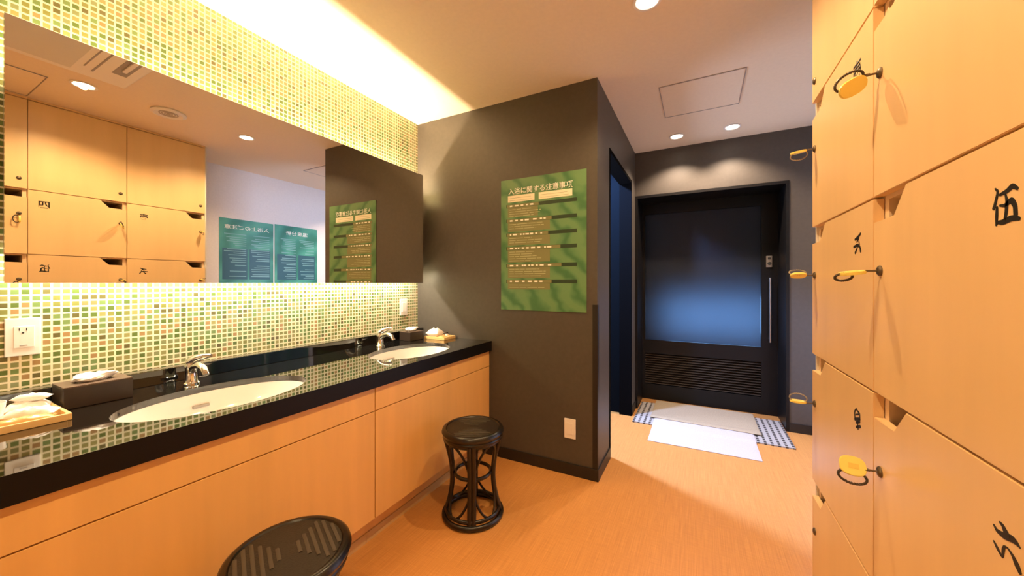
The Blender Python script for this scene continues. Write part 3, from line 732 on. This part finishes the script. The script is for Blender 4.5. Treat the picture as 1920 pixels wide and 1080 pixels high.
def brush(strokes, x, y, z):
    bm = bmesh.new()
    for s in strokes:
        P = []
        for i in range(len(s)-1):
            for k in range(6):
                f = k/6; P.append(tuple(s[i][q]*(1-f)+s[i+1][q]*f for q in range(3)))
        P.append(s[-1])
        for i in range(2): P = [P[0]]+[tuple((P[j-1][q]+2*P[j][q]+P[j+1][q])/4 for q in range(3)) for j in range(1, len(P)-1)]+[P[-1]]
        L, R = [], []
        for i, (a, b, w) in enumerate(P):
            A, D = P[max(i-1, 0)], P[min(i+1, len(P)-1)]
            dx, dz = D[0]-A[0], D[1]-A[1]; n = math.hypot(dx, dz) or 1; nx, nz = -dz/n, dx/n
            L.append((a+nx*w, b+nz*w)); R.append((a-nx*w, b-nz*w))
        for i in range(len(P)-1):
            vs4 = [bm.verts.new((x-0.0005, y-p[0], z+p[1])) for p in (L[i], L[i+1], R[i+1], R[i])]
            bm.faces.new(vs4)
        for a, b, w in (P[0], P[-1]):
            bm.faces.new([bm.verts.new((x-0.0006, y-(a+w*math.cos(q*PI/5)), z+b+w*math.sin(q*PI/5))) for q in range(10)])
    r = bmesh.ops.extrude_face_region(bm, geom=list(bm.faces))
    for e in r['geom']:
        if isinstance(e, bmesh.types.BMVert): e.co.x += 0.0004
    return bm
def locker_column(y0, y1, l, numbers):
    t = thing('locker_column', l, 'lockers', (LX+0.24, (y0+y1)/2, 0), group='birch locker columns')
    bm = bmesh.new(); f = LX+TH+0.001; bk = XR-0.005
    for a, b in ((y0+0.0006, y0+0.0186), (y1-0.0186, y1-0.0006)): box(bm, f, bk, a, b, 0.0, HC-0.001)
    for z in [0.060]+[r[0]-0.008 for r in ROWS[:-1]]+[2.380]: box(bm, f, bk, y0+0.0186, y1-0.0186, z, z+0.016)
    box(bm, bk-0.006, bk, y0+0.0186, y1-0.0186, 0.08, 2.38)
    box(bm, f+0.03, f+0.045, y0+0.0186, y1-0.0186, 0.0, 0.058)
    obj('carcass', bm, M['inside'] if False else M['wood_edge'], t)
    obj('top_filler', B(LX, LX+TH, y0+0.001, y1-0.001, 2.388, HC-0.001), M['wood'], t)
    for i, (z0, z1) in enumerate(ROWS):
        a, b, c, e = y0+0.0013, y1-0.0013, z0+0.0015, z1-0.0015
        if i == 0: poly = [(a, c), (b, c), (b, e), (a, e)]
        else: poly = [(a, c), (b, c), (b, e-0.053), (b-0.094, e-0.053), (b-0.140, e), (a, e)]
        bm = prism(bmesh.new(), poly, lambda p, q, s: (s, p, q), LX, LX+TH)
        sharp = [ed for ed in bm.edges if all(abs(v.co.x-LX) < 1e-6 for v in ed.verts)]
        bmesh.ops.bevel(bm, geom=sharp, offset=0.0012, segments=2, affect='EDGES')
        dr = obj('door', bm, M['wood'], t)
        ly = y1-0.034; lz = z1-0.163 if i else z0+0.065
        bm = bmesh.new(); lathe(bm, [(0.0, 0), (0.0115, 0), (0.0115, 0.002), (0.009, 0.0045), (0.005, 0.006), (0, 0.006)], (LX, ly, lz), 20, Matrix.Rotation(-PI/2, 3, 'Y'))
        obj('lock', bm, M['lock'], dr, smooth=True)
        g = numbers.get(i)
        if g is None: continue
        ny, nz = y0+0.067 if y0 < 1 else y0+0.095, z1-0.090
        if g in GLYPH: obj('locker_number', brush(GLYPH[g], LX, ny, nz), M['ink'], dr)
        else: text_mesh(g, 0.046, frame_neg_x(LX, ny, nz), 'locker_number', M['ink'], dr, bold=0.02)
locker_column(1.092, 1.588, 'birch locker column farthest from the viewer, ending beside the passage', {1: '壱', 2: 'two', 3: 'three'})
locker_column(0.629, 1.0915, 'birch locker column at the right edge with large brushed numerals', {1: '四', 2: 'five', 3: 'six'})
locker_column(0.165, 0.6285, 'birch locker column seen only at the left edge of the mirror', {})
locker_column(-0.30, 0.1645, 'birch locker column beside the viewer, outside the photo', {})
# side panel closing the far end
tag(obj('end_panel', B(LX+0.012, XR-0.001, 1.5885, 1.6005, 0, HC-0.001), mat('cool_lit_end_panel', (0.72, 0.68, 0.64), 0.5)), 'panel closing the far end of the birch lockers, cool light painted into its colour', 'panel')  # whitish base colour paints in the cool light falling on this end

def locker_key(y, z, l, yaw=0, pitch=0, roll=0, loop='dark', lift=0.0, loopside=1, scale=1.0, bandaxis='z', cx=0.040, cr=0.024, wide=1.0, bz=-0.0055):
    """key in its lock, pointing out of the door (-X); the yellow tag hangs on the key bow"""
    t = thing('locker_key', l, 'key', (LX-0.006, y, z), group='yellow tagged locker keys')
    R0 = Matrix.Rotation(yaw, 3, 'Z') @ Matrix.Rotation(pitch, 3, 'Y') @ Matrix.Rotation(roll, 3, 'X')
    bm = bmesh.new(); tube(bm, [(0.001, 0, 0), (-0.018, 0, 0)], 0.0022, 8); box(bm, -0.020, -0.012, -0.005, 0.005, -0.0012, 0.0012)
    obj('key_blade', bm, M['lock'], t, world=False)
    bm = bmesh.new(); poly = []
    for k in range(28):
        a = 2*PI*k/28; ca, sa = math.cos(a), math.sin(a)
        poly.append((-0.040*scale+0.023*scale*math.copysign(abs(ca)**0.75, ca), 0.0135*wide*scale*math.copysign(abs(sa)**0.75, sa)))
    prism(bm, poly, lambda a, b, s: (a, b, s), -0.0035, 0.0035)
    bmesh.ops.bevel(bm, geom=[e for e in bm.edges if abs(e.verts[0].co.z-e.verts[1].co.z) < 1e-6], offset=0.0012, segments=2, affect='EDGES')
    bmesh.ops.transform(bm, matrix=R0.to_4x4(), verts=bm.verts)
    obj('tag', bm, M['tag'], t, world=False, smooth=True)
    bm = bmesh.new(); box(bm, -0.048*scale, -0.030*scale, -0.005, 0.005, 0.0034, 0.0040); bmesh.ops.transform(bm, matrix=R0.to_4x4(), verts=bm.verts)
    obj('tag_label', bm, mat('tag_label', (0.80, 0.60, 0.14), 0.5), t, world=False)
    # coil wrist band
    bm = bmesh.new(); pts = []
    N = 90
    for k in range(N):
        a = 2*PI*k/N
        h_ = loopside*(0.5*cr*scale+0.58*cr*scale*math.sin(a))+lift
        p = Vector((-cx*scale+cr*scale*math.cos(a), 0.004*math.sin(a)+0.0005, h_)) if bandaxis == 'z' else Vector((-cx*scale+cr*scale*math.cos(a), h_, bz+0.002*math.sin(a)))
        p += Vector((0, math.cos(a*30), math.sin(a*30)))*0.0007
        pts.append(R0 @ p)
    tube(bm, pts, 0.0026 if loop == 'dark' else 0.0019, 6, closed=True)
    obj('wrist_band', bm, M['band'] if loop == 'dark' else M['clear_band'], t, world=False, smooth=True)
kA, kB = 1.0575, 1.554
rz = lambda i: ROWS[i][1]-0.163
locker_key(kA, rz(1), 'tilted orange yellow key tag on the upper right locker, near the ceiling', yaw=0.1, pitch=math.radians(-28), roll=math.radians(-60), bandaxis='y', loopside=-1, scale=1.15, wide=1.15, bz=0.0065)
locker_key(kA, rz(2), 'thin edge-on key tag with dark coil, level with the door handle', yaw=-0.05, pitch=math.radians(-6), roll=math.radians(8), loopside=-1, scale=1.0, cx=0.055, cr=0.015)
locker_key(kA, rz(3), 'broad yellow key tag with dark coil beneath, lowest on the near column', yaw=0.0, pitch=math.radians(4), roll=math.radians(62), loopside=-1, bandaxis='y', scale=1.0, wide=1.5, lift=-0.010)
locker_key(kB, rz(1), 'yellow key tag sticking out past the locker edge just under the ceiling', yaw=0.1, pitch=math.radians(-8), roll=0.1, loop='c', loopside=-1)
locker_key(kB, rz(2), 'yellow key tag past the locker edge, level with the notice bottom', yaw=0.1, pitch=0.0, roll=math.radians(-35), loop='c')
locker_key(kB, rz(3), 'yellow key tag past the locker edge with its coil standing upright', yaw=0.0, pitch=0.03, roll=0.0, loop='c')
locker_key(0.5945, rz(1), 'key tag at the left edge of the mirror, upper of two', yaw=0.0, pitch=math.radians(-80), roll=PI/2)
locker_key(0.5945, rz(2), 'key tag at the left edge of the mirror, lower of two', yaw=0.0, pitch=math.radians(-85), roll=PI/2)

# ------------------------------------------------------------------ stools
def stool(x, y, rz_, l, weave_ang):
    t = thing('rattan_stool', l, 'stool', (x, y, 0), rz_, 'black rattan stools')
    kw = dict(world=False, smooth=True); t.scale = (0.98, 0.98, 1.095)
    ztop = 0.408
    def radius(z):      # hourglass
        u = z/0.37
        return 0.1455 - 0.040*math.sin(PI*min(max(u, 0), 1))**1.0
    bm = bmesh.new()
    lathe(bm, [(0.0, 0.374), (0.135, 0.374), (0.155, 0.380), (0.161, 0.392), (0.157, 0.403), (0.148, 0.4085), (0.139, 0.4075), (0.134, 0.402), (0.0, 0.400)], (0, 0, 0), 64)
    seat = obj('seat', bm, M['rattan'], t, **kw)
    bm = bmesh.new(); lathe(bm, [(0.0, 0.4003), (0.1345, 0.4015), (0.1345, 0.4042), (0.0, 0.4060)], (0, 0, 0), 64)
    obj('woven_panel', bm, M['weave'], seat, **kw)
    bm = bmesh.new(); ca, sa = math.cos(weave_ang), math.sin(weave_ang)
    for sgn in (-1, 1):
        for k in range(1, 7):
            q = 0.019*k+0.006; half = min(q*1.1, math.sqrt(max(0.130**2-q*q, 0)))
            if q > 0.128: continue
            P = []
            for i in range(9):
                p = -half+2*half*i/8; X = ca*q*sgn - sa*p; Y = sa*q*sgn + ca*p
                P.append((X, Y, 0.4052-0.0015*(q*q+p*p)/0.0169))
            tube(bm, P, 0.0056, 6)
    bmesh.ops.scale(bm, vec=(1, 1, 0.5), verts=bm.verts); bmesh.ops.translate(bm, verts=bm.verts, vec=(0, 0, 0.4048*0.5))
    obj('cane_strand', bm, M['weave_light'], seat, **kw)
    bm = bmesh.new(); ring(bm, (0, 0, 0.368), 0.142, 0.011, 10, 48); obj('seat_ring', bm, M['rattan'], t, **kw)
    bm = bmesh.new(); ring(bm, (0, 0, 0.3555), 0.140, 0.006, 8, 48); obj('seat_ring', bm, M['rattan'], t, **kw)
    for k in range(4):
        a = PI/2*k
        bm = bmesh.new()
        for s in (-1, 1):
            P = []
            for i in range(15):
                z = 0.012+0.356*i/14; r = radius(z); b = a+s*0.010/r
                P.append((r*math.cos(b), r*math.sin(b), z))
            tube(bm, P, 0.0125, 10)
        obj('leg', bm, M['rattan'], t, **kw)
    bm = bmesh.new(); ring(bm, (0, 0, 0.198), 0.092, 0.0085, 10, 48); obj('middle_ring', bm, M['rattan'], t, **kw)
    bm = bmesh.new(); ring(bm, (0, 0, 0.0125), 0.1485, 0.0125, 12, 56); obj('base_ring', bm, M['rattan'], t, **kw)
    bm = bmesh.new(); ring(bm, (0, 0, 0.034), 0.136, 0.0085, 12, 56); obj('base_ring', bm, M['rattan'], t, **kw)
    for k in range(4):     # bent cane arches between the legs, below the seat and above the floor
        a0 = PI/2*k
        for lo in (0, 1):
            bm = bmesh.new(); P = []
            for i in range(17):
                f = i/16; a = a0+0.10+(PI/2-0.20)*f; s = math.sin(PI*f)**0.75
                z = (0.205+0.150*s) if not lo else (0.135-0.105*s)
                r = radius(z)-0.004
                P.append((r*math.cos(a), r*math.sin(a), z))
            tube(bm, P, 0.0060, 8)
            obj('brace', bm, M['rattan'], t, **kw)
base = math.atan2(-1.57, 1.046)
stool(-1.030, 1.545, base-0.05, 'round black rattan stool standing farther away by the charcoal wall', 0)
stool(-1.000, 0.594, 0.0, 'round black rattan stool in the foreground cut by the bottom edge', math.radians(66))
